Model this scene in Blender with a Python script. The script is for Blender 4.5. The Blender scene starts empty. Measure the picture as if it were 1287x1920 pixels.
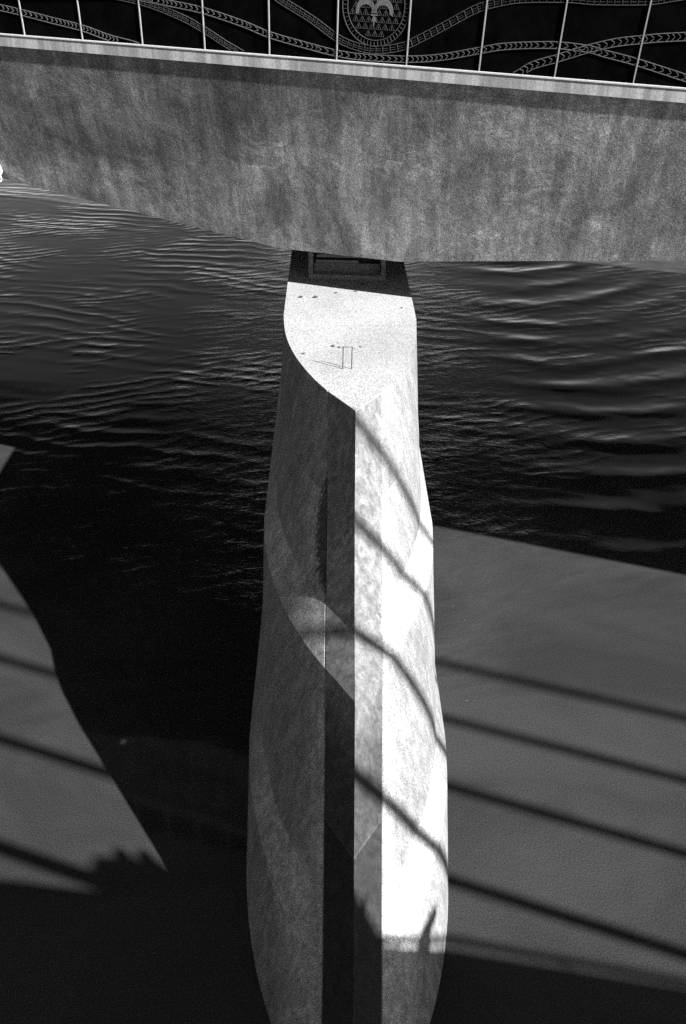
import bpy, bmesh, math, random
from mathutils import Vector, Matrix
from mathutils.noise import noise as pnoise

random.seed(7)
scene = bpy.context.scene
C = scene.collection
R = math.radians
CZ = 14.0                      # height of the camera above the water (metres)

# ------------------------------------------------------------------ camera
PITCH, ROLL = 0.62388, 0.02590
cp, sp = math.cos(PITCH), math.sin(PITCH)
fwd = Vector((0, cp, -sp)); up0 = Vector((0, sp, cp)); rt0 = Vector((1, 0, 0))
rt = rt0 * math.cos(ROLL) + up0 * math.sin(ROLL)
up = -rt0 * math.sin(ROLL) + up0 * math.cos(ROLL)
cam_data = bpy.data.cameras.new('camera')
cam = bpy.data.objects.new('camera', cam_data); C.objects.link(cam)
cam.matrix_world = Matrix(((rt.x, up.x, -fwd.x, 0), (rt.y, up.y, -fwd.y, 0), (rt.z, up.z, -fwd.z, CZ), (0, 0, 0, 1)))
cam_data.sensor_fit = 'VERTICAL'; cam_data.sensor_height = 36.0; cam_data.sensor_width = 24.0
cam_data.lens = 36.0 * 1500.0 / 1920.0
cam_data.clip_start = 0.05; cam_data.clip_end = 6000
scene.camera = cam

# ------------------------------------------------------------------ light
SX, SY = -1.2293, 0.698        # horizontal run of the sun's rays per metre of fall
EL = math.atan(1 / math.hypot(SX, SY))
AZ = math.atan2(-SX, -SY)
world = bpy.data.worlds.new('World'); scene.world = world; world.use_nodes = True
wn = world.node_tree; wn.nodes.clear()
sky = wn.nodes.new('ShaderNodeTexSky'); sky.sky_type = 'NISHITA'; sky.sun_disc = False
sky.sun_elevation = EL; sky.sun_rotation = AZ; sky.air_density = .70; sky.dust_density = .3
bw = wn.nodes.new('ShaderNodeSeparateColor')     # black-and-white film behind a red filter: the red of the sky only
bg = wn.nodes.new('ShaderNodeBackground'); bg.inputs['Strength'].default_value = 0.05
wo = wn.nodes.new('ShaderNodeOutputWorld')
wn.links.new(sky.outputs[0], bw.inputs[0]); wn.links.new(bw.outputs[0], bg.inputs[0]); wn.links.new(bg.outputs[0], wo.inputs[0])
sl = bpy.data.lights.new('sun', 'SUN'); sl.energy = 5.0; sl.angle = R(0.5); sl.color = (1, 1, 1)
sun = bpy.data.objects.new('sun', sl); C.objects.link(sun)
sun.rotation_euler = Vector((SX, SY, -1)).to_track_quat('-Z', 'Y').to_euler()
scene.view_settings.view_transform = 'Standard'; scene.view_settings.look = 'None'
scene.view_settings.gamma = 1.0; scene.view_settings.use_curve_mapping = False
scene.view_settings.exposure = 2.1
scene.cycles.max_bounces = 8
scene.cycles.use_denoising = False        # keep the fine grain of the concrete and the water

# ------------------------------------------------------------------ helpers
def link(name, me, m, parent=None):
    o = bpy.data.objects.new(name, me); C.objects.link(o)
    if m is not None and not me.materials: me.materials.append(m)
    if parent is not None: o.parent = parent
    return o
def obj(name, bm, m, parent=None, smooth=False, sharp=None):
    me = bpy.data.meshes.new(name)
    bmesh.ops.recalc_face_normals(bm, faces=bm.faces)
    bm.to_mesh(me); bm.free()
    if smooth:
        me.shade_smooth()
        if sharp: me.set_sharp_from_angle(angle=R(sharp))
    return link(name, me, m, parent)
def tag(o, label=None, cat=None, group=None, kind=None):
    if label: o['label'] = label
    if cat: o['category'] = cat
    if group: o['group'] = group
    if kind: o['kind'] = kind
    return o
def empty(name, loc):
    o = bpy.data.objects.new(name, None); C.objects.link(o); o.location = loc; o.empty_display_size = .3
    return o
def child_fix(root):           # parts are modelled in world space: keep them there under a moved Empty
    inv = Matrix.Translation(-root.location)
    for ch in root.children:
        if ch.data and not ch.get('_fixed'):
            if ch.data.users == 1 or not ch.data.get('_moved'):
                ch.data.transform(inv); ch.data['_moved'] = 1
def hexa(bm, pts):             # eight corners: bottom ring then top ring
    v = [bm.verts.new(p) for p in pts]
    for f in ((0, 3, 2, 1), (4, 5, 6, 7), (0, 1, 5, 4), (1, 2, 6, 5), (2, 3, 7, 6), (3, 0, 4, 7)):
        bm.faces.new([v[i] for i in f])
def tube(bm, pts, r, n=10, cap=True):
    pts = [Vector(p) for p in pts]; rings = []
    for i, p in enumerate(pts):
        a = pts[max(i - 1, 0)]; b = pts[min(i + 1, len(pts) - 1)]
        d = (b - a).normalized()
        s = d.cross(Vector((0, 0, 1)));
        if s.length < 1e-4: s = Vector((1, 0, 0))
        s.normalize(); t = s.cross(d)
        rr = r[i] if isinstance(r, (list, tuple)) else r
        rings.append([bm.verts.new(p + (s * math.cos(k * 2 * math.pi / n) + t * math.sin(k * 2 * math.pi / n)) * rr) for k in range(n)])
    for A, B in zip(rings, rings[1:]):
        for k in range(n): bm.faces.new((A[k], A[(k + 1) % n], B[(k + 1) % n], B[k]))
    if cap: bm.faces.new(rings[0][::-1]); bm.faces.new(rings[-1])

# ------------------------------------------------------------------ materials
class NT:
    def __init__(s, name):
        s.m = bpy.data.materials.new(name); s.m.use_nodes = True; s.t = s.m.node_tree; s.t.nodes.clear()
        s.out = s.t.nodes.new('ShaderNodeOutputMaterial'); s.b = s.t.nodes.new('ShaderNodeBsdfPrincipled')
        s.t.links.new(s.b.outputs[0], s.out.inputs['Surface'])
        s.pos = s.t.nodes.new('ShaderNodeNewGeometry').outputs['Position']
    def n(s, typ, **kw):
        x = s.t.nodes.new(typ)
        for k, v in kw.items(): setattr(x, k, v)
        return x
    def set(s, node, key, v):
        if hasattr(v, 'is_linked') or isinstance(v, bpy.types.NodeSocket): s.t.links.new(v, node.inputs[key])
        else: node.inputs[key].default_value = v
    def map(s, scale=(1, 1, 1), rot=(0, 0, 0), loc=(0, 0, 0), src=None):
        m = s.n('ShaderNodeMapping'); s.set(m, 'Vector', src or s.pos)
        m.inputs['Scale'].default_value = scale; m.inputs['Rotation'].default_value = rot; m.inputs['Location'].default_value = loc
        return m.outputs[0]
    def noise(s, scale, detail=4, rough=.6, vec=None, dist=0.0):
        x = s.n('ShaderNodeTexNoise'); s.set(x, 'Vector', vec or s.pos)
        s.set(x, 'Scale', scale); s.set(x, 'Detail', detail); s.set(x, 'Roughness', rough); s.set(x, 'Distortion', dist)
        return x.outputs[0]
    def ramp(s, f, a, b, lo=0.0, hi=1.0):
        x = s.n('ShaderNodeMapRange'); x.interpolation_type = 'SMOOTHSTEP'
        s.set(x, 'Value', f); s.set(x, 'From Min', a); s.set(x, 'From Max', b); s.set(x, 'To Min', lo); s.set(x, 'To Max', hi)
        return x.outputs[0]
    def math(s, op, a, b=0.0, c=None):
        x = s.n('ShaderNodeMath', operation=op); s.set(x, 0, a); s.set(x, 1, b)
        if c is not None: s.set(x, 2, c)
        return x.outputs[0]
    def xyz(s, i):
        x = s.n('ShaderNodeSeparateXYZ'); s.set(x, 0, s.pos); return x.outputs[i]
    def color(s, f):
        x = s.n('ShaderNodeCombineColor')
        for i in range(3): s.set(x, i, f)
        s.t.links.new(x.outputs[0], s.b.inputs['Base Color'])
    def bump(s, h, strength=.3, dist=.02, prev=None):
        x = s.n('ShaderNodeBump'); s.set(x, 'Height', h); s.set(x, 'Strength', strength); s.set(x, 'Distance', dist)
        if prev: s.t.links.new(prev, x.inputs['Normal'])
        s.t.links.new(x.outputs[0], s.b.inputs['Normal']); return x.outputs[0]
    def rough(s, r, spec=.3):
        s.set(s.b, 'Roughness', r); s.set(s.b, 'Specular IOR Level', spec)

def plain(name, v, rough=.6, spec=.3, grain=.25, scale=30):
    t = NT(name); g = t.noise(scale, 5, .7)
    t.color(t.math('MULTIPLY', t.ramp(g, .25, .75, 1 - grain, 1 + grain), v)); t.rough(rough, spec); return t.m

def concrete(name, base, streak=.2, blotch=.15, grain=.28, bump=.25, run=(6, 6, .35)):
    t = NT(name)
    big = t.ramp(t.noise(.55, 6, .62, dist=.6), .3, .7, 1 - blotch, 1 + blotch)
    st = t.ramp(t.noise(1.6, 5, .65, vec=t.map(run)), .3, .72, 1 - streak, 1 + streak * .6)
    sp = t.ramp(t.noise(42, 3, .8), .3, .68, 1 - grain, 1 + grain * .5)
    pits = t.ramp(t.noise(9, 2, .5), .70, .76, 1, .72)
    v = t.math('MULTIPLY', t.math('MULTIPLY', big, st), t.math('MULTIPLY', sp, pits))
    t.color(t.math('MULTIPLY', v, base)); t.rough(.85, .2)
    t.bump(t.noise(25, 6, .7), bump, .01)
    return t

M = {}
# pier concrete: pale, with runs down the faces and a feathered dark run beside the left nose joint
t = concrete('pier_concrete', .188, .0, .10, .62, .35, (5, 5, .45))
M['pier'] = t.m
M['pier_nt'] = t

PSI_ = math.atan(.2873)
def girder_mat():
    t = NT('girder_concrete')
    u = t.map((1, 1, 1), (0, 0, R(16.03)))                       # along the bridge
    st = t.ramp(t.noise(2.0, 6, .7, vec=t.map((1.5, .1, .22), src=u), dist=.4), .36, .68, .70, 1.16)
    st2 = t.ramp(t.noise(7, 4, .7, vec=t.map((1.6, .1, .16), src=u)), .35, .7, .90, 1.06)
    big = t.ramp(t.noise(.30, 6, .62, dist=1.5), .32, .66, .62, 1.26)
    blot = t.ramp(t.noise(1.1, 6, .7, dist=1.2), .34, .68, .82, 1.14)
    arcs = t.ramp(t.math('ABSOLUTE', t.math('SUBTRACT', t.noise(.55, 6, .62, vec=t.map((.8, .8, 1.6)), dist=1.6), .5)), .0, .022, 1.5, 1)
    arcs = t.math('ADD', 1, t.math('MULTIPLY', t.math('SUBTRACT', arcs, 1), t.ramp(t.noise(.9, 3, .6, vec=t.map((1, 1, 1), loc=(4, 2, 7))), .45, .62)))
    sp = t.ramp(t.noise(44, 2, .9), .32, .68, .42, 1.45)
    mott = t.ramp(t.noise(5, 6, .75), .32, .7, .80, 1.18)
    v = t.math('MULTIPLY', t.math('MULTIPLY', big, st), t.math('MULTIPLY', sp, mott))
    v = t.math('MULTIPLY', t.math('MULTIPLY', v, t.math('MULTIPLY', arcs, blot)), st2)
    # painted shade with dirt below the deck edge: deeper on the left, with a ragged lower edge
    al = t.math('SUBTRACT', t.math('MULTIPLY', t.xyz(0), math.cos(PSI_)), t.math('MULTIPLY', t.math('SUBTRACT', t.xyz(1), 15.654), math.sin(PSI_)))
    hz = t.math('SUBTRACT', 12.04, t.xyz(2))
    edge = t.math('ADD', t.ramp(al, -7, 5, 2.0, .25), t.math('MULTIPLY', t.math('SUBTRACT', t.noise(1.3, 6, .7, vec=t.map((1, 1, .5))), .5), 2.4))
    shade_grime = t.ramp(t.math('SUBTRACT', hz, edge), -.35, .35, .72, 1.04)
    v = t.math('MULTIPLY', v, shade_grime)
    t.color(t.math('MULTIPLY', v, .250)); t.rough(.9, .15)
    h = t.math('ADD', t.noise(22, 6, .75), t.math('MULTIPLY', t.noise(1.1, 5, .6, dist=1.0), 3.6))
    t.bump(h, .30, .012)
    return t.m
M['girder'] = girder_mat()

def fascia_mat():
    t = NT('fascia_concrete')
    u = t.map((1, 1, 1), (0, 0, R(16.03)))
    st = t.ramp(t.noise(3.2, 4, .6, vec=t.map((1.6, .05, .05), src=u)), .36, .66, .68, 1.2)
    sp = t.ramp(t.noise(38, 3, .8), .3, .7, .72, 1.2)
    dr = t.ramp(t.noise(1.7, 2, .5, vec=t.map((1, .05, .3), src=u)), .68, .74, 1, .45)
    t.color(t.math('MULTIPLY', t.math('MULTIPLY', t.math('MULTIPLY', st, sp), dr), .265)); t.rough(.85, .2)
    t.bump(t.noise(30, 5, .7), .2, .008); return t.m
M['fascia'] = fascia_mat()
M['coping'] = plain('coping_edge', .36, .8, .2, .2, 25)
M['panel'] = plain('black_panel', .0017, .9, .0, .5, 3)
M['strip'] = plain('joint_strip', .20, .5, .3, .15, 30)
M['line'] = plain('raised_line', .085, .7, .2, .6, 45)
M['linefaint'] = plain('raised_line_faint', .05, .7, .2, .6, 45)
M['steel'] = plain('dark_steel', .03, .5, .4, .3, 20)
M['bearing'] = plain('bearing_steel', .08, .6, .3, .5, 12)
M['rubber'] = plain('bearing_rubber', .02, .9, .1, .3, 12)
M['asphalt'] = plain('asphalt', .05, .9, .1, .3, 20)
M['stone'] = plain('pebble_stone', .05, .9, .1, .4, 20)
M['white'] = plain('white_paint', .75, .4, .4, .05, 20)
M['foot'] = plain('footbridge_concrete', .35, .9, .1, .2, 10)
M['timber'] = plain('timber', .2, .7, .2, .3, 10)
M['mast'] = plain('mast_white', .6, .5, .3, .1, 4)
M['skin'] = plain('skin', .35, .6, .3, .05, 10)
M['hair'] = plain('hair', .03, .7, .2, .3, 40)
M['coat'] = plain('dark_coat', .05, .9, .1, .2, 30)
M['trousers'] = plain('dark_trousers', .04, .9, .1, .2, 30)
M['foam'] = plain('foam', .10, .8, .2, .3, 30)

# nose facing: concrete stained dark by the river, darker towards the water
def nose_mat():
    t = NT('stained_nose_concrete')
    z = t.xyz(2)
    zz = t.math('ADD', z, t.math('MULTIPLY', t.math('SUBTRACT', t.noise(2.5, 4, .6), .5), .9))
    base = t.math('ADD', t.ramp(zz, 3.7, 5.0, .030, .110), t.ramp(zz, 5.1, 5.5, 0, .010))
    low = t.math('ADD', t.ramp(z, 3.09, 3.12, .50, 1), t.ramp(t.math('ABSOLUTE', t.math('SUBTRACT', z, 3.125)), .004, .014, .55, 0))
    st = t.ramp(t.noise(3, 6, .7, vec=t.map((3, 3, .5))), .3, .7, .62, 1.25)
    sp = t.ramp(t.noise(42, 3, .8), .3, .7, .75, 1.2)
    bl = t.ramp(t.noise(5, 5, .7, dist=1.0), .35, .7, .75, 1.25)
    low = t.math('MULTIPLY', low, t.ramp(z, CZ - 6.182 - .022, CZ - 6.182 - .014, 1, .25))      # dark line along the arris under the pier top
    v = t.math('MULTIPLY', t.math('MULTIPLY', base, low), t.math('MULTIPLY', st, t.math('MULTIPLY', sp, bl)))
    t.color(v); t.rough(.8, .2); t.bump(t.noise(25, 6, .7), .3, .01); return t.m
M['nose'] = nose_mat()

# ------------------------------------------------------------------ river
def water_mat():
    t = NT('river_water')
    y = t.xyz(1); x = t.xyz(0)
    ax = t.math('ABSOLUTE', t.math('SUBTRACT', x, .2))
    # the river is smooth in front of the pier and churned under and behind the bridge
    zone = t.ramp(t.math('SUBTRACT', y, t.math('MULTIPLY', ax, .45)), 9.0, 16.0)
    near = t.ramp(ax, 1.8, 9.0, 1.0, .0)
    right = t.ramp(x, 3.0, 9.0)
    # long crests bent round a centre far downstream, on the right
    dx = t.math('SUBTRACT', x, 8.0); dy = t.math('SUBTRACT', y, 46.0)
    rad = t.math('SQRT', t.math('ADD', t.math('MULTIPLY', dx, dx), t.math('MULTIPLY', dy, dy)))
    patch = t.ramp(t.noise(.16, 3, .55, vec=t.map((.8, 1, 1), loc=(3, 1, 0))), .42, .62)
    patch2 = t.ramp(t.noise(.26, 3, .55, vec=t.map((.8, 1, 1), loc=(9, 5, 0))), .44, .62)
    patch3 = t.ramp(t.noise(.20, 3, .55, vec=t.map((.8, 1, 1), loc=(5, 8, 0))), .40, .62)
    def crest(coord, lam, wob, ws, loc):          # a train of crests that wander and come and go
        ph = t.math('MULTIPLY', t.noise(ws, 3, .55, vec=t.map((.7, 1, 1), loc=loc)), wob)
        w = t.math('SINE', t.math('ADD', t.math('MULTIPLY', coord, 2 * math.pi / lam), ph))
        return t.math('MULTIPLY', w, t.math('ADD', 1, t.math('MULTIPLY', w, .35)))     # peaked crests
    def lin(ax_, ay_): return t.math('ADD', t.math('MULTIPLY', x, ax_), t.math('MULTIPLY', y, ay_))
    def amp(w, f, k): return t.math('MULTIPLY', w, t.math('MULTIPLY', t.math('MULTIPLY', f, zone), k))
    h = amp(crest(rad, 2.1, 11, .11, (0, 0, 0)), t.math('MULTIPLY', right, t.math('ADD', t.math('MULTIPLY', patch3, .8), .22)), .050)
    h = t.math('ADD', h, amp(crest(lin(.16, .99), .95, 22, .17, (2, 7, 0)), t.math('MULTIPLY', t.math('ADD', t.math('MULTIPLY', patch, .9), .06), t.math('SUBTRACT', 1, t.math('MULTIPLY', right, .8))), .0125))
    h = t.math('ADD', h, amp(crest(lin(-.34, .94), .55, 26, .24, (8, 3, 0)), t.math('ADD', t.math('MULTIPLY', patch2, .8), t.math('MULTIPLY', near, .25)), .0075))
    h = t.math('ADD', h, amp(t.noise(2.2, 4, .6, vec=t.map((.6, 1.1, 1), (0, 0, R(10))), dist=1.6), t.math('ADD', t.math('MULTIPLY', patch2, .4), t.math('MULTIPLY', near, .75)), .040))
    h = t.math('ADD', h, amp(t.noise(7.5, 3, .6, vec=t.map((.65, 1.1, 1), (0, 0, R(-4))), dist=1.2), t.math('ADD', near, t.math('MULTIPLY', patch2, .5)), .0105))
    swell = t.math('MULTIPLY', t.noise(.35, 2, .5, vec=t.map((.5, 1, 1))), .035)
    fine = t.math('MULTIPLY', t.math('MULTIPLY', t.noise(24, 2, .7), .0010), t.math('ADD', zone, .15))
    h = t.math('ADD', h, t.math('ADD', swell, fine))
    t.bump(h, 1.0, 1.0)
    mud = t.ramp(t.noise(.30, 5, .62, vec=t.map((.6, 1, 1), (0, 0, R(-14))), dist=.9), .3, .7, .78, 1.24)
    gr = t.ramp(t.noise(40, 2, .9), .34, .66, .48, 1.52)
    t.color(t.math('MULTIPLY', t.math('MULTIPLY', mud, gr), .0212))
    t.set(t.b, 'Roughness', .06); t.set(t.b, 'IOR', 1.34); t.set(t.b, 'Specular IOR Level', .5)
    return t.m
M['water'] = water_mat()
bm = bmesh.new()
bm.faces.new([bm.verts.new(p) for p in ((-2500, -600, 0), (2500, -600, 0), (2500, 4000, 0), (-2500, 4000, 0))])
tag(obj('river_water', bm, M['water']), kind='structure')
bm = bmesh.new()
bm.faces.new([bm.verts.new(p) for p in ((-2500, -600, -3), (2500, -600, -3), (2500, 4000, -3), (-2500, 4000, -3))])
tag(obj('river_bed', bm, M['asphalt']), kind='structure')

# ------------------------------------------------------------------ bridge pier
def interp(tab, x):
    if x <= tab[0][0]: return tab[0][1]
    for (a, b), (c, d) in zip(tab, tab[1:]):
        if x <= c: return b + (d - b) * (x - a) / (c - a)
    return tab[-1][1]
def smooth(x): x = min(max(x, 0), 1); return x * x * (3 - 2 * x)
# depth below the camera -> nose position, half width, length of the nose
NOSE = [(6.182, 11.38), (7.53, 10.24), (8.72, 8.90), (9.22, 7.99), (14, 3.70), (16.5, 1.6)]
HALF = [(6.182, 1.345), (7.53, 1.385), (8.72, 1.435), (9.22, 1.655), (11.7, 1.665), (14, 1.69), (16.5, 1.75)]
LEN = [(6.182, 3.9), (7.53, 4.0), (8.72, 4.2), (9.22, 4.55), (14, 4.9), (16.5, 5)]
SHAPE = [(0, 0), (.155, .34), (.26, .51), (.38, .655), (.45, .735), (.54, .815), (.63, .88), (.74, .94), (.86, .985), (1, 1)]
YC = 27.0                       # the pier is alike at both ends
BAND = .45; BAND_Y = .665
def axis_x(y): return .16 + (11.38 - y) * .027
def front_ring(d):
    """(offset, y) from the nose to the widest point"""
    n, w, L = interp(NOSE, d), interp(HALF, d), interp(LEN, d)
    pts = [(0, n), (BAND * .5, n + BAND_Y * .5), (BAND - .012, n + BAND_Y - .018), (BAND - .004, n + BAND_Y + .022), (BAND + .012, n + BAND_Y + .018)]
    t0 = .04 + BAND_Y / L
    base = interp(SHAPE, BAND_Y / L) * w
    for k in range(1, 19):
        tau = BAND_Y / L + (1 - BAND_Y / L) * (k / 18.0) ** 1.15
        g = interp(SHAPE, tau) * w
        g = g + (BAND - base) * (1 - tau) ** 2 / (1 - BAND_Y / L) ** 2     # leave the joint smoothly
        f = min(max((g - BAND) / .55, 0), 1)
        top = 12.45 - .70 * smooth(f * 1.1); bot = 12.95 - .55 * smooth(f * 1.1)
        g += .20 * f ** .7 * min(max((d - top) / (bot - top), 0), 1)
        pts.append((g, n + tau * L))
    return pts
def smooth_shape(pts):         # relax the curved side so that no facet shows
    p = [list(q) for q in pts]
    for _ in range(6):
        for i in range(6, len(p) - 1):
            p[i][0] = (p[i - 1][0] + 2 * p[i][0] + p[i + 1][0]) / 4
    return p
depths = sorted(set([6.182, 6.20, 7.53, 8.71, 8.72, 8.73, 9.21, 9.22, 9.23, 14.0, 16.5] + [round(6.25 + .085 * i, 4) for i in range(100)]))
bs = bmesh.new(); bn = bmesh.new(); rings = []
NF = None
for d in depths:
    fr = smooth_shape(front_ring(d)); NF = len(fr)
    wob = lambda o, y: .006 * pnoise((o * 1.5, y * 1.5, d * 1.5))
    right = [(o * (1 - .028 * smooth((o - BAND) / .5) * (1 - smooth((d - 9.0) / 3))) + (wob(o, y) if i > 5 else 0), y) for i, (o, y) in enumerate(fr)]
    left = [(-o - (wob(-o, y) if i > 5 else 0), y) for i, (o, y) in enumerate(fr)]
    rear_r = [(o, 2 * YC - y) for o, y in reversed(fr)]; rear_l = [(-o, 2 * YC - y) for o, y in fr][1:]
    ring = right + rear_r + rear_l + list(reversed(left))[:-1]
    rings.append([Vector((axis_x(y) + o, y, CZ - d)) for o, y in ring])
vs = [[bs.verts.new(p) for p in r] for r in rings]
vn = {}
def nv(i, k):
    if (i, k) not in vn: vn[(i, k)] = bn.verts.new(rings[i][k])
    return vn[(i, k)]
N = len(rings[0])
for i in range(len(rings) - 1):
    for k in range(N):
        k2 = (k + 1) % N
        is_band = (k < 2 or k >= N - 2) and depths[i] >= 6.2
        if is_band: bn.faces.new((nv(i, k), nv(i, k2), nv(i + 1, k2), nv(i + 1, k)))
        else: bs.faces.new((vs[i][k], vs[i][k2], vs[i + 1][k2], vs[i + 1][k]))
bs.faces.new(vs[0])
pier = tag(empty('bridge_pier', (axis_x(8), 8.0, 0)), 'tall pale concrete bridge pier with a sharp stepped nose standing in the river', 'bridge pier')
bmesh.ops.delete(bs, geom=[v for v in bs.verts if not v.link_faces], context='VERTS')
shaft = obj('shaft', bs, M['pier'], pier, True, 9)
nose = obj('nose_facing', bn, M['nose'], pier, True, 14)
nose['label'] = 'stained nose of the pier, almost black near the water'
# feathered dark run beside the left joint, pale lime runs below the ledges
t = M['pier_nt']
x_, y_, z_ = t.xyz(0), t.xyz(1), t.xyz(2)
d_ = t.math('SUBTRACT', CZ, z_)
# distance sideways from the left joint (joint lies close to x = -0.22 .. -0.30 on the upper shaft)
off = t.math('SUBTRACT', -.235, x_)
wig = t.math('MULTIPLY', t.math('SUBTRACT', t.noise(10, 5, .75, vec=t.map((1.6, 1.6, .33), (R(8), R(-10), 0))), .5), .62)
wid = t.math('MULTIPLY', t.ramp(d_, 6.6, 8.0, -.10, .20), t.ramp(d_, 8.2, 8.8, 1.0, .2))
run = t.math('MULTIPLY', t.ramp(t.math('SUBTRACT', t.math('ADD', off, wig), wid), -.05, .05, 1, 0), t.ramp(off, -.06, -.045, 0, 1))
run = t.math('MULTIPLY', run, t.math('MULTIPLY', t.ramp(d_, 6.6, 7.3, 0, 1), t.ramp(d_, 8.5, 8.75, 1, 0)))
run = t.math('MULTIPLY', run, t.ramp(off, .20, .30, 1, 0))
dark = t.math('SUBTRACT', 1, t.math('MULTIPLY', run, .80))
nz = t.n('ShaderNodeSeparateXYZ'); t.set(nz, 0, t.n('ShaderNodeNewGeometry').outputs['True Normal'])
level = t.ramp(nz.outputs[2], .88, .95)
ledge_light = t.math('MULTIPLY', t.math('MULTIPLY', t.ramp(nz.outputs[2], .34, .50), t.math('SUBTRACT', 1, level)), t.ramp(t.noise(5.5, 6, .75), .32, .60, .35, 1))       # skylight painted on the ledges, mottled like a pale deposit
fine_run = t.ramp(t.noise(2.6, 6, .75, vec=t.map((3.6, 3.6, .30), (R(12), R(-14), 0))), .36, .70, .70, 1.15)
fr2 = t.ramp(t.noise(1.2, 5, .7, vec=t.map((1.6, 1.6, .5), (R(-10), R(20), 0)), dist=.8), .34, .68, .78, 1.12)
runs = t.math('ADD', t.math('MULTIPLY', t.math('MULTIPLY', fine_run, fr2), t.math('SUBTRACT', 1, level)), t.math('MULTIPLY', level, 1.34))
dark = t.math('MULTIPLY', dark, t.math('MULTIPLY', runs, t.math('ADD', .93, t.math('MULTIPLY', ledge_light, .85))))
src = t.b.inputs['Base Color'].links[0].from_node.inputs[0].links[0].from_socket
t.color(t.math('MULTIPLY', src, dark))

# access hoop on the pier top
hoop = tag(empty('access_hoop', (0.0, 12.9, CZ - 6.182)), 'small dark steel hoop with two posts on the pier top', 'ladder hoop')
for x in (-.07, .085):
    bm = bmesh.new(); tube(bm, [(x, 12.9, CZ - 6.19), (x, 12.9, CZ - 5.76)], .0085, 8)
    obj('post', bm, M['steel'], hoop)
bm = bmesh.new(); tube(bm, [(-.07, 12.9, CZ - 5.768), (.085, 12.9, CZ - 5.768)], .005, 8)
obj('rung', bm, M['steel'], hoop)
child_fix(hoop)

pebs = [(-1.0, 16.26, .035, 'dark pebble near the left edge of the pier top'),
        (-.69, 16.28, .040, 'oval dark pebble second from the left in the upper row on the pier top'),
        (-.27, 16.56, .026, 'dark pebble by the shade line at the middle of the pier top'),
        (.15, 16.68, .026, 'tiny pebble right of the middle by the shade line'),
        (-.26, 13.83, .030, 'left one of two pebbles beside the steel hoop'),
        (-.15, 13.79, .022, 'right one of two pebbles beside the steel hoop'),
        (-.79, 13.47, .026, 'lone pebble on the curved left rim of the pier top'),
        (1.10, 15.81, .022, 'flat chip at the right rim of the pier top'),
        (.25, 13.84, .018, 'tiny chip just right of the steel hoop'),
        (.30, 17.10, .035, 'pebble in the shade in front of the bearing shelf')]
for px, py, r, lab in pebs:
    bm = bmesh.new(); bmesh.ops.create_icosphere(bm, subdivisions=1, radius=r)
    for v in bm.verts:
        k = 1 + .35 * pnoise(v.co * 40 + Vector((px * 9, py, 0)))
        v.co = Vector((v.co.x * 1.35 * k, v.co.y * k, v.co.z * .7 * k))
    o = obj('pebble', bm, M['stone']); o.location = (px, py, CZ - 6.182 + r * .5)
    tag(o, lab, 'pebble', 'pebbles lying on the pier top')

# ------------------------------------------------------------------ road bridge
PSI = math.atan(.2873)
GG = -.0149 * math.cos(PSI)
E1 = Vector((math.cos(PSI), -math.sin(PSI), 0)); E2 = Vector((math.sin(PSI), math.cos(PSI), 0))
B0 = Vector((0, 22.3625 * .7, CZ - 2.502 * .7))
def P(a, p, h): return B0 + E1 * (a - GG * h) + E2 * p + Vector((0, 0, GG * a + h))
WID = 25.5                       # width of the deck
FH = .205                       # height of the deck edge
TB = .235
DROP = [(-60, 1.0), (-24, 1.05), (-8.33, 2.65), (-1.75, 3.45), (.85, 3.39), (6.18, 2.61), (17, 1.1), (60, 1.0)]
bridge = tag(empty('road_bridge', tuple(B0)), 'grey concrete road bridge with haunched girder and black ornamental parapet above the pier', 'bridge')
bm = bmesh.new(); prev = None
st = sorted(set([-60, -40, -24, -16, -8.33, -1.75, .85, 6.18, 17, 30, 60] + [i * 1.0 for i in range(-12, 13)]))
for a in st:
    dr = interp(DROP, a)
    prof = [(.025, -FH + .0), (  .025 + TB * dr, -FH - dr), (WID - .025 - TB * dr, -FH - dr), (WID - .025, -FH)]
    cur = [bm.verts.new(P(a, p, h)) for p, h in prof]
    if prev:
        for k in range(4): bm.faces.new((prev[k], prev[(k + 1) % 4], cur[(k + 1) % 4], cur[k]))
    else: bm.faces.new(cur)
    prev = cur
bm.faces.new(prev[::-1])
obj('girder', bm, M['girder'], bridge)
def pbox(bm, a0, a1, p0, p1, h0, h1):
    hexa(bm, [P(a0, p0, h0), P(a1, p0, h0), P(a1, p1, h0), P(a0, p1, h0), P(a0, p0, h1), P(a1, p0, h1), P(a1, p1, h1), P(a0, p1, h1)])
bm = bmesh.new(); pbox(bm, -60, 60, 0, WID, -FH + .002, -.018); obj('deck_edge', bm, M['fascia'], bridge)
bm = bmesh.new(); pbox(bm, -60, 60, -.012, .05, -.016, .006); obj('coping', bm, M['coping'], bridge)
bm = bmesh.new(); pbox(bm, -60, 60, .13, WID - .13, -.016, .03); obj('road_surface', bm, M['asphalt'], bridge)
bm = bmesh.new(); pbox(bm, -60, 60, WID - .12, WID, -.016, 1.2); obj('far_parapet', bm, M['panel'], bridge)

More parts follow.
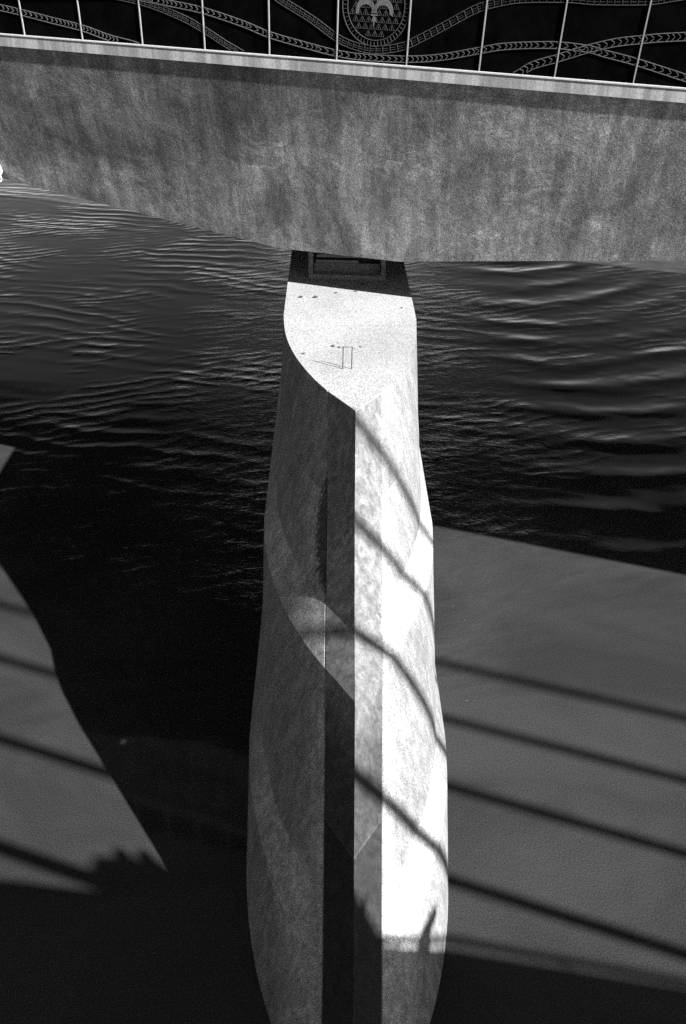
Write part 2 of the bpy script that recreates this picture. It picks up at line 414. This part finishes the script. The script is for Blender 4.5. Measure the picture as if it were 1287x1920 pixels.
PT = 1.42                       # parapet height
SPC = 1.7011 * .7 / math.cos(PSI); OFF = -.464 * .7 / math.cos(PSI)
posts = [(i - 5) * SPC + OFF for i in range(-3, 14)]
pm = None; sm = None
for i, a in enumerate(posts):
    if i + 1 < len(posts):
        if pm is None:
            bm = bmesh.new(); pbox(bm, a + .012, posts[i + 1] - .012, .055, .10, .004, PT)
            o = obj('parapet_panel', bm, M['panel'], bridge); pm = o; a_ref = a
        else:
            o = pm.copy(); C.objects.link(o); o.parent = bridge
            o.location = (E1 + Vector((0, 0, GG))) * (a - a_ref)
    if sm is None:
        bm = bmesh.new(); pbox(bm, a - .009, a + .009, .030, .054, .008, PT + .01)
        o = obj('joint_strip', bm, M['strip'], bridge); sm = o; s_ref = a
    else:
        o = sm.copy(); C.objects.link(o); o.parent = bridge
        o.location = (E1 + Vector((0, 0, GG))) * (a - s_ref)
# plain black wall closing the rest of the parapet, out of sight on both sides
bm = bmesh.new(); pbox(bm, -60, posts[0] - .012, .055, .10, .004, PT); pbox(bm, posts[-1] + .012, 60, .055, .10, .004, PT)
obj('parapet_wall', bm, M['panel'], bridge)

# braided bands in relief on the black panels
BANDS = {'A': [(-7.4, .459), (-6.943, .423), (-6.552, .376), (-5.826, .272), (-5.27, .194), (-4.738, .073), (-4.257, .0), (-3.9, -.08)],
 'C': [(-5.2, .80), (-4.289, .707), (-3.795, .628), (-3.189, .46), (-2.78, .297), (-2.432, .13), (-2.122, .0), (-1.9, -.10)],
 'B': [(-9.0, .50), (-7.369, .59), (-5.537, .681), (-4.339, .749), (-3.921, .72), (-3.478, .677), (-2.809, .6), (-2.063, .443), (-1.561, .305), (-.817, .175), (-.332, .106), (.136, .080), (.883, .098), (1.461, .163), (2.069, .295), (2.476, .382), (3.015, .438), (3.415, .456), (3.86, .432), (4.091, .388), (4.54, .315), (4.998, .221), (5.412, .132), (5.8, .06)],
 'E': [(-3.0, 1.36), (-2.3, 1.24), (-1.69, 1.012), (-1.357, .831), (-.821, .591), (-.33, .331), (.024, .228), (.382, .203), (.821, .285), (1.196, .462), (1.55, .648), (1.942, .86), (2.203, .953), (2.643, 1.047), (3.374, 1.09), (3.826, 1.085), (4.572, 1.123), (4.904, 1.18), (5.328, 1.261), (6.0, 1.34)],
 'F': [(2.55, -.12), (2.77, .0), (3.005, .151), (3.342, .265), (3.648, .374), (3.88, .455), (4.234, .55), (4.573, .607), (4.925, .657), (5.559, .716), (6.5, .76)]}
def resample(pts, step):
    p = [Vector((a, h)) for a, h in pts]
    # Catmull-Rom, then even spacing
    fine = []
    for i in range(len(p) - 1):
        p0, p1, p2, p3 = p[max(i - 1, 0)], p[i], p[i + 1], p[min(i + 2, len(p) - 1)]
        for k in range(14):
            s = k / 14
            fine.append(.5 * ((2 * p1) + (p2 - p0) * s + (2 * p0 - 5 * p1 + 4 * p2 - p3) * s * s + (3 * p1 - p0 - 3 * p2 + p3) * s ** 3))
    fine.append(p[-1]); out = [fine[0]]; acc = 0
    for q, r_ in zip(fine, fine[1:]):
        acc += (r_ - q).length
        if acc >= step: out.append(r_); acc = 0
    return out
def bar(bm, q, r_, w, p0, p1):   # a thin raised bar between two points of the parapet face
    d = (r_ - q)
    if d.length < 1e-5: return
    d.normalize(); n = Vector((-d.y, d.x)) * w * .5
    c = [q - n, r_ - n, r_ + n, q + n]
    hexa(bm, [P(k.x, p1, k.y) for k in c] + [P(k.x, p0, k.y) for k in c])
def braid(pts, half, lw, kind, depth):
    bm = bmesh.new(); s = resample(pts, .035)
    nrm = []
    for i in range(len(s)):
        d = (s[min(i + 1, len(s) - 1)] - s[max(i - 1, 0)]).normalized(); nrm.append(Vector((-d.y, d.x)))
    p0, p1 = .055 - depth, .057
    for side in (-1, 1):
        for i in range(len(s) - 1):
            a = s[i] + nrm[i] * half * side; b = s[i + 1] + nrm[i + 1] * half * side
            if a.y < .02 or b.y < .02: continue
            bar(bm, a, b, lw, p0, p1)
    for i in range(1, len(s) - 2, 2):
        if s[i].y < .04: continue
        f = s[i + 1] - s[i]
        if kind == 'chevron':
            for side in (-1, 1):
                bar(bm, s[i] + nrm[i] * half * .10 * side, s[i] - f * 1.0 + nrm[i] * half * .82 * side, lw * .8, p0, p1)
        else:
            bar(bm, s[i] + nrm[i] * half * .8, s[i] - nrm[i] * half * .8, lw * .55, p0, p1)
            bar(bm, s[i] + nrm[i] * half * .25, s[i] + f * 1.5 + nrm[i] * half * .25, lw * .5, p0, p1)
            bar(bm, s[i] - nrm[i] * half * .3, s[i] + f * 1.5 - nrm[i] * half * .3, lw * .5, p0, p1)
    return bm
for k, kind, half, mat, dep in (('A', 'chevron', .050, 'line', .016), ('B', 'chevron', .047, 'line', .018), ('F', 'chevron', .055, 'line', .021), ('C', 'rung', .050, 'linefaint', .014), ('E', 'rung', .056, 'linefaint', .013)):
    o = obj('braided_band', braid(BANDS[k], half, .009, kind, dep), M[mat], bridge)

# round medallion with a fleur-de-lis
MC = Vector((.316, .826))
bm = bmesh.new()
def ringbar(bm, c, r, w, p0, p1, n=72):
    for i in range(n):
        a, b = 2 * math.pi * i / n, 2 * math.pi * (i + 1) / n
        bar(bm, c + Vector((math.cos(a), math.sin(a))) * r, c + Vector((math.cos(b), math.sin(b))) * r, w, p0, p1)
ringbar(bm, MC, .575, .009, .042, .057); ringbar(bm, MC, .488, .009, .042, .057)
for i in range(56):
    a = 2 * math.pi * i / 56; d = Vector((math.cos(a), math.sin(a)))
    bar(bm, MC + d * .505, MC + d * .56, .006, .044, .057)
medal = obj('medallion', bm, M['linefaint'], bridge)
def poly(bm, pts, p0, p1):
    f = [bm.verts.new(P(q[0], p0, q[1])) for q in pts]; b = [bm.verts.new(P(q[0], p1, q[1])) for q in pts]
    n = len(pts)
    bm.faces.new(f); bm.faces.new(b[::-1])
    for i in range(n): bm.faces.new((f[i], b[i], b[(i + 1) % n], f[(i + 1) % n]))
bm = bmesh.new(); m = lambda x, y: (MC.x - .025 + x, MC.y - .10 + y)
def crescent(sgn, n=12):
    outer, inner = [], []
    for i in range(n + 1):
        a = math.pi * (1.0 - i / n * 1.08)
        outer.append((sgn * (.155 + .165 * math.cos(a) * -1 * -1), .02 + .20 * math.sin(a)))
        inner.append((sgn * (.150 + .115 * math.cos(a)), .02 + .105 * math.sin(a) * (1 - .1 * i / n)))
    return [m(*q) for q in outer] + [m(*q) for q in reversed(inner)]
poly(bm, crescent(1), .046, .057)
poly(bm, crescent(-1), .046, .057)
for x0, x1 in ((-.008, -.07), (.008, .05)):
    bar(bm, Vector(m(x0, .0)), Vector(m(x1, .20)), .016, .046, .057)
poly(bm, [m(-.07, .20), m(-.10, .30), m(0, .46), m(.09, .30), m(.05, .20), m(0, .26)], .046, .057)
bar(bm, Vector(m(-.055, -.025)), Vector(m(.055, -.025)), .020, .044, .057)
bar(bm, Vector(m(-.05, .012)), Vector(m(.05, .012)), .012, .044, .057)
poly(bm, [m(-.016, -.04), m(.016, -.04), m(.05, -.13), m(.012, -.11), m(0, -.20), m(-.012, -.11), m(-.045, -.13)], .046, .057)
obj('fleur_de_lis', bm, M['line'], medal)
bm = bmesh.new()
for iy in range(-4, 5):
    for ix in range(-4, 5):
        c = MC + Vector(((ix + .5 * (iy % 2)) * .115, iy * .10))
        if (c - MC).length > .42: continue
        for k in range(3):
            a = math.pi * (.5 + 2 * k / 3); b = math.pi * (.5 + 2 * (k + 1) / 3)
            bar(bm, c + Vector((math.cos(a), math.sin(a))) * .055, c + Vector((math.cos(b), math.sin(b))) * .055, .0045, .050, .057)
        bar(bm, c + Vector((0, .03)), c + Vector((0, -.02)), .007, .049, .057)
obj('lattice', bm, M['linefaint'], medal)

# bearing shelf on the pier, and the bearing that carries the girder
ZT = CZ - 6.182
shelf = tag(empty('bearing_shelf', (-.05, 17.9, ZT)), 'raised concrete shelf with a steel bearing between pier top and girder', 'bridge bearing')
def wbox(bm, x0, x1, y0, y1, z0, z1, sk=0.0):
    sk = -math.tan(PSI) * 0.0
    hexa(bm, [(x0, y0, z0), (x1, y0, z0), (x1, y1, z0), (x0, y1, z0), (x0, y0, z1), (x1, y0, z1), (x1, y1, z1), (x0, y1, z1)])
bm = bmesh.new(); wbox(bm, -.90, .80, 17.40, 24.0, ZT - .02, ZT + .10); obj('plinth', bm, M['pier'], shelf)
bm = bmesh.new(); wbox(bm, -.90, -.80, 17.46, 17.9, ZT + .101, ZT + .62); obj('cheek', bm, M['bearing'], shelf)
bm = bmesh.new(); wbox(bm, .70, .80, 17.46, 17.9, ZT + .101, ZT + .62); obj('cheek', bm, M['bearing'], shelf)
bm = bmesh.new(); wbox(bm, -.78, .68, 17.60, 18.3, ZT + .101, ZT + .30); obj('bearing_pad', bm, M['bearing'], shelf)
for k, (x1, z) in enumerate(((.20, .34), (.22, .45), (.18, .56), (.2, .66))):
    bm = bmesh.new(); wbox(bm, -.74 + .02 * k, x1, 17.50 + .02 * k, 18.2, ZT + z, ZT + z + .06); obj('bearing_plate', bm, M['bearing'], shelf)
bm = bmesh.new(); wbox(bm, -.76, .66, 17.72, 18.1, ZT + .301, ZT + .86); obj('bearing_core', bm, M['rubber'], shelf)
child_fix(shelf)
child_fix(pier)
child_fix(bridge)
inv = Matrix.Translation(-bridge.location)
for ch in medal.children: ch.data.transform(inv)

# white fitting at the left edge of the view, on the lower edge of the girder
fit = tag(empty('wall_light', (-7.72, 18.35, CZ - 4.28)), 'white light fitting with a looped bracket at the lower left edge of the girder', 'light fitting')
bm = bmesh.new(); bmesh.ops.create_uvsphere(bm, u_segments=16, v_segments=10, radius=.13)
for v in bm.verts: v.co = Vector((v.co.x * .8, v.co.y * 1.0, v.co.z * 1.1)) * (1.15 if v.co.z < 0 else .95)
o = obj('lamp_shade', bm, M['white'], fit, True); o.location = (0, 0, .02)
bm = bmesh.new(); tube(bm, [(.05 * math.cos(a) + .02, -.02, -.17 + .075 * math.sin(a)) for a in [i * 2 * math.pi / 14 for i in range(15)]], .014, 6, False)
obj('bracket', bm, M['white'], fit, True)
bm = bmesh.new(); tube(bm, [(-.02, .0, .10), (-.03, .02, .34)], .03, 8)
obj('stem', bm, M['white'], fit, True)

# foam flecks drifting on the river
bm = bmesh.new()
def fleck(x, y, r):
    n = 7; z = .004
    c = [bm.verts.new((x + r * 1.6 * (.6 + .6 * random.random()) * math.cos(i * 2 * math.pi / n), y + r * (.5 + .6 * random.random()) * math.sin(i * 2 * math.pi / n), z)) for i in range(n)]
    bm.faces.new(c)
for cx, cy, n, sp_ in ((-4.35, 9.75, 7, .16), (-3.65, 9.95, 5, .08), (2.9, 15.4, 4, .2), (3.0, 12.3, 2, .05)):
    for _ in range(n): fleck(cx + random.gauss(0, sp_), cy + random.gauss(0, sp_), random.uniform(.006, .014))
tag(obj('foam', bm, M['foam']), kind='stuff')

# ------------------------------------------------------------------ footbridge the picture is taken from
foot = tag(empty('footbridge', (0, -2.5, CZ - 1.6)), 'cable stayed footbridge whose deck, rail and cables throw the striped shadows', 'footbridge')
RAIL = [(-40, 1.4), (-12, .25), (0, -.72), (11.1, -1.75), (18.6, -2.49), (22.5, -3.1), (30, -4.5), (48, -8.6)]
EDGE = [(-40, 1.8), (-12, .65), (0, -.15), (9.9, -1.00), (14, -1.50), (17.2, -1.89), (21.1, -2.43), (30, -3.95), (48, -8.0)]
bm = bmesh.new(); prev = None
for x, y in EDGE:
    cur = [bm.verts.new(q) for q in ((x, y, CZ - 1.6), (x, y - 5.5, CZ - 1.6), (x, y - 5.0, CZ - 2.2), (x, y - .3, CZ - 2.2), (x, y, CZ - 1.9))]
    if prev:
        for k in range(5): bm.faces.new((prev[k], prev[(k + 1) % 5], cur[(k + 1) % 5], cur[k]))
    else: bm.faces.new(cur)
    prev = cur
bm.faces.new(prev[::-1]); obj('deck', bm, M['foot'], foot)
bm = bmesh.new(); tube(bm, [(x, y, CZ - .5) for x, y in RAIL], .065, 10); obj('handrail', bm, M['timber'], foot, True)
pmesh = None
for i in range(-6, 16):
    x = i * 2.4 + 1.1; y = interp(RAIL, x)
    if pmesh is None:
        bm = bmesh.new(); tube(bm, [(0, 0, 0), (0, 0, 1.06)], .018, 8); o = obj('rail_post', bm, M['steel'], foot); pmesh = o.data
    else: o = link('rail_post', pmesh, None, foot)
    o.location = Vector((x, y, CZ - 1.6)) - foot.location
    pmesh['_moved'] = 1
XM = -22.0
def stay(x0, z0, slope, r):
    zf = CZ + z0 + slope * (XM - x0); xe = x0 + (-1.6 - z0) / slope
    bm = bmesh.new(); tube(bm, [(XM, -.6 - .1 * XM, zf), (xe, -.6 - .1 * xe, CZ - 1.62)], r, 10); obj('stay_cable', bm, M['mast'], foot, True)
for c in ((32.8, 10.83, -.50, .12), (23.1, 11.55, -.60, .12), (20.4, 8.15, -.66, .12), (17.0, 3.95, -.667, .13), (12.1, .29, -.645, .15)): stay(*c)
bm = bmesh.new()          # unseen box added to throw a flat-topped shadow by the lowest cable
hexa(bm, [(14.35, -2.95, CZ - 1.6), (15.95, -3.10, CZ - 1.6), (15.95, -2.58, CZ - 1.6), (14.35, -2.42, CZ - 1.6),
          (14.45, -2.90, CZ + 1.40), (15.80, -3.05, CZ + 1.52), (15.80, -2.60, CZ + 1.52), (14.45, -2.45, CZ + 1.40)])
obj('shadow_box', bm, M['steel'], foot)
bm = bmesh.new(); tube(bm, [(XM, 1.6, 0), (XM, 1.6, CZ), (XM, 1.6, CZ + 52)], [1.4, 1.1, .4], 14); obj('mast', bm, M['mast'], foot, True)
child_fix(foot)

# people at the rail of the footbridge
def person(label, x, y, facing, lean, shirt, arms):
    """standing on the footbridge deck; lean = radians the trunk bends over the rail"""
    root = tag(empty('person', (x, y, CZ - 1.6)), label, 'person', 'people at the footbridge rail')
    L = lambda h, f, s=0.0: (s, f, h)
    hip = .92; sl_, cl = math.sin(lean), math.cos(lean)
    def up_(d, s=0.0, f=0.0): return (s, d * sl_ + f * cl, hip + d * cl - f * sl_)
    V = [L(hip, 0), up_(.22), up_(.45), up_(.56), up_(.66), up_(.76, 0, .02), up_(.86, 0, .02)]
    Rr = [.165, .17, .185, .085, .068, .10, .07]
    Ed = [(0, 1), (1, 2), (2, 3), (3, 4), (4, 5), (5, 6)]
    for s in (-1, 1):
        i = len(V)
        V += [L(hip - .06, 0, .10 * s), L(.50, .03, .11 * s), L(.09, -.02, .11 * s), L(.05, .14, .12 * s)]
        Rr += [.115, .08, .055, .045]; Ed += [(0, i), (i, i + 1), (i + 1, i + 2), (i + 2, i + 3)]
        j = len(V)
        sh = up_(.50, .19 * s)
        if arms: el = up_(.36, .30 * s, .18); ha = (.24 * s, max(el[1] + .12, .30), 1.14)
        else: el = up_(.24, .26 * s, .02); ha = up_(.02, .25 * s, .12)
        V += [sh, el, ha]; Rr += [.075, .06, .038]; Ed += [(2, j), (j, j + 1), (j + 1, j + 2)]
        fw = Vector(ha) - Vector(el); fw.normalize(); sd = Vector((s, 0, 0))
        for q in range(5):
            k = len(V)
            a = (-.032 + .021 * q) if q < 4 else -.045
            b = Vector(ha) + fw * (.07 if q < 4 else .02) + sd * a * .9
            e = b + fw * (.05, .058, .054, .042, .03)[q] + Vector((0, 0, -.03))
            V += [tuple(b), tuple(e)]; Rr += [.0105, .008]; Ed += [(j + 2, k), (k, k + 1)]
    me = bpy.data.meshes.new('body'); me.from_pydata(V, Ed, [])
    b = link('body', me, shirt, root)
    sk = b.modifiers.new('skin', 'SKIN'); sb = b.modifiers.new('sub', 'SUBSURF'); sb.levels = sb.render_levels = 1
    for i, v in enumerate(me.skin_vertices[0].data): v.radius = (Rr[i], Rr[i]); v.use_root = (i == 0)
    bm = bmesh.new(); bmesh.ops.create_uvsphere(bm, u_segments=14, v_segments=10, radius=.108)
    c = Vector(up_(.86, 0, .0))
    for v in bm.verts: v.co = Vector((v.co.x * .86, v.co.y * 1.05 - .015, v.co.z * 1.1 + .03)) + c
    obj('hair', bm, M['hair'], root, True)
    root.rotation_euler.z = facing; root.scale = (1.08, 1.08, 1.08)
    return root
person('person in a dark coat leaning both arms on the footbridge rail', 13.45, -2.06, R(-6), .55, M['coat'], True)
person('person in dark trousers bending over the footbridge rail beside the added shadow box', 13.95, -2.12, R(8), .66, M['trousers'], True)
person('person in a dark coat bending far over the rail, apart from the others', 16.45, -2.42, R(-62), 1.25, M['coat'], True)
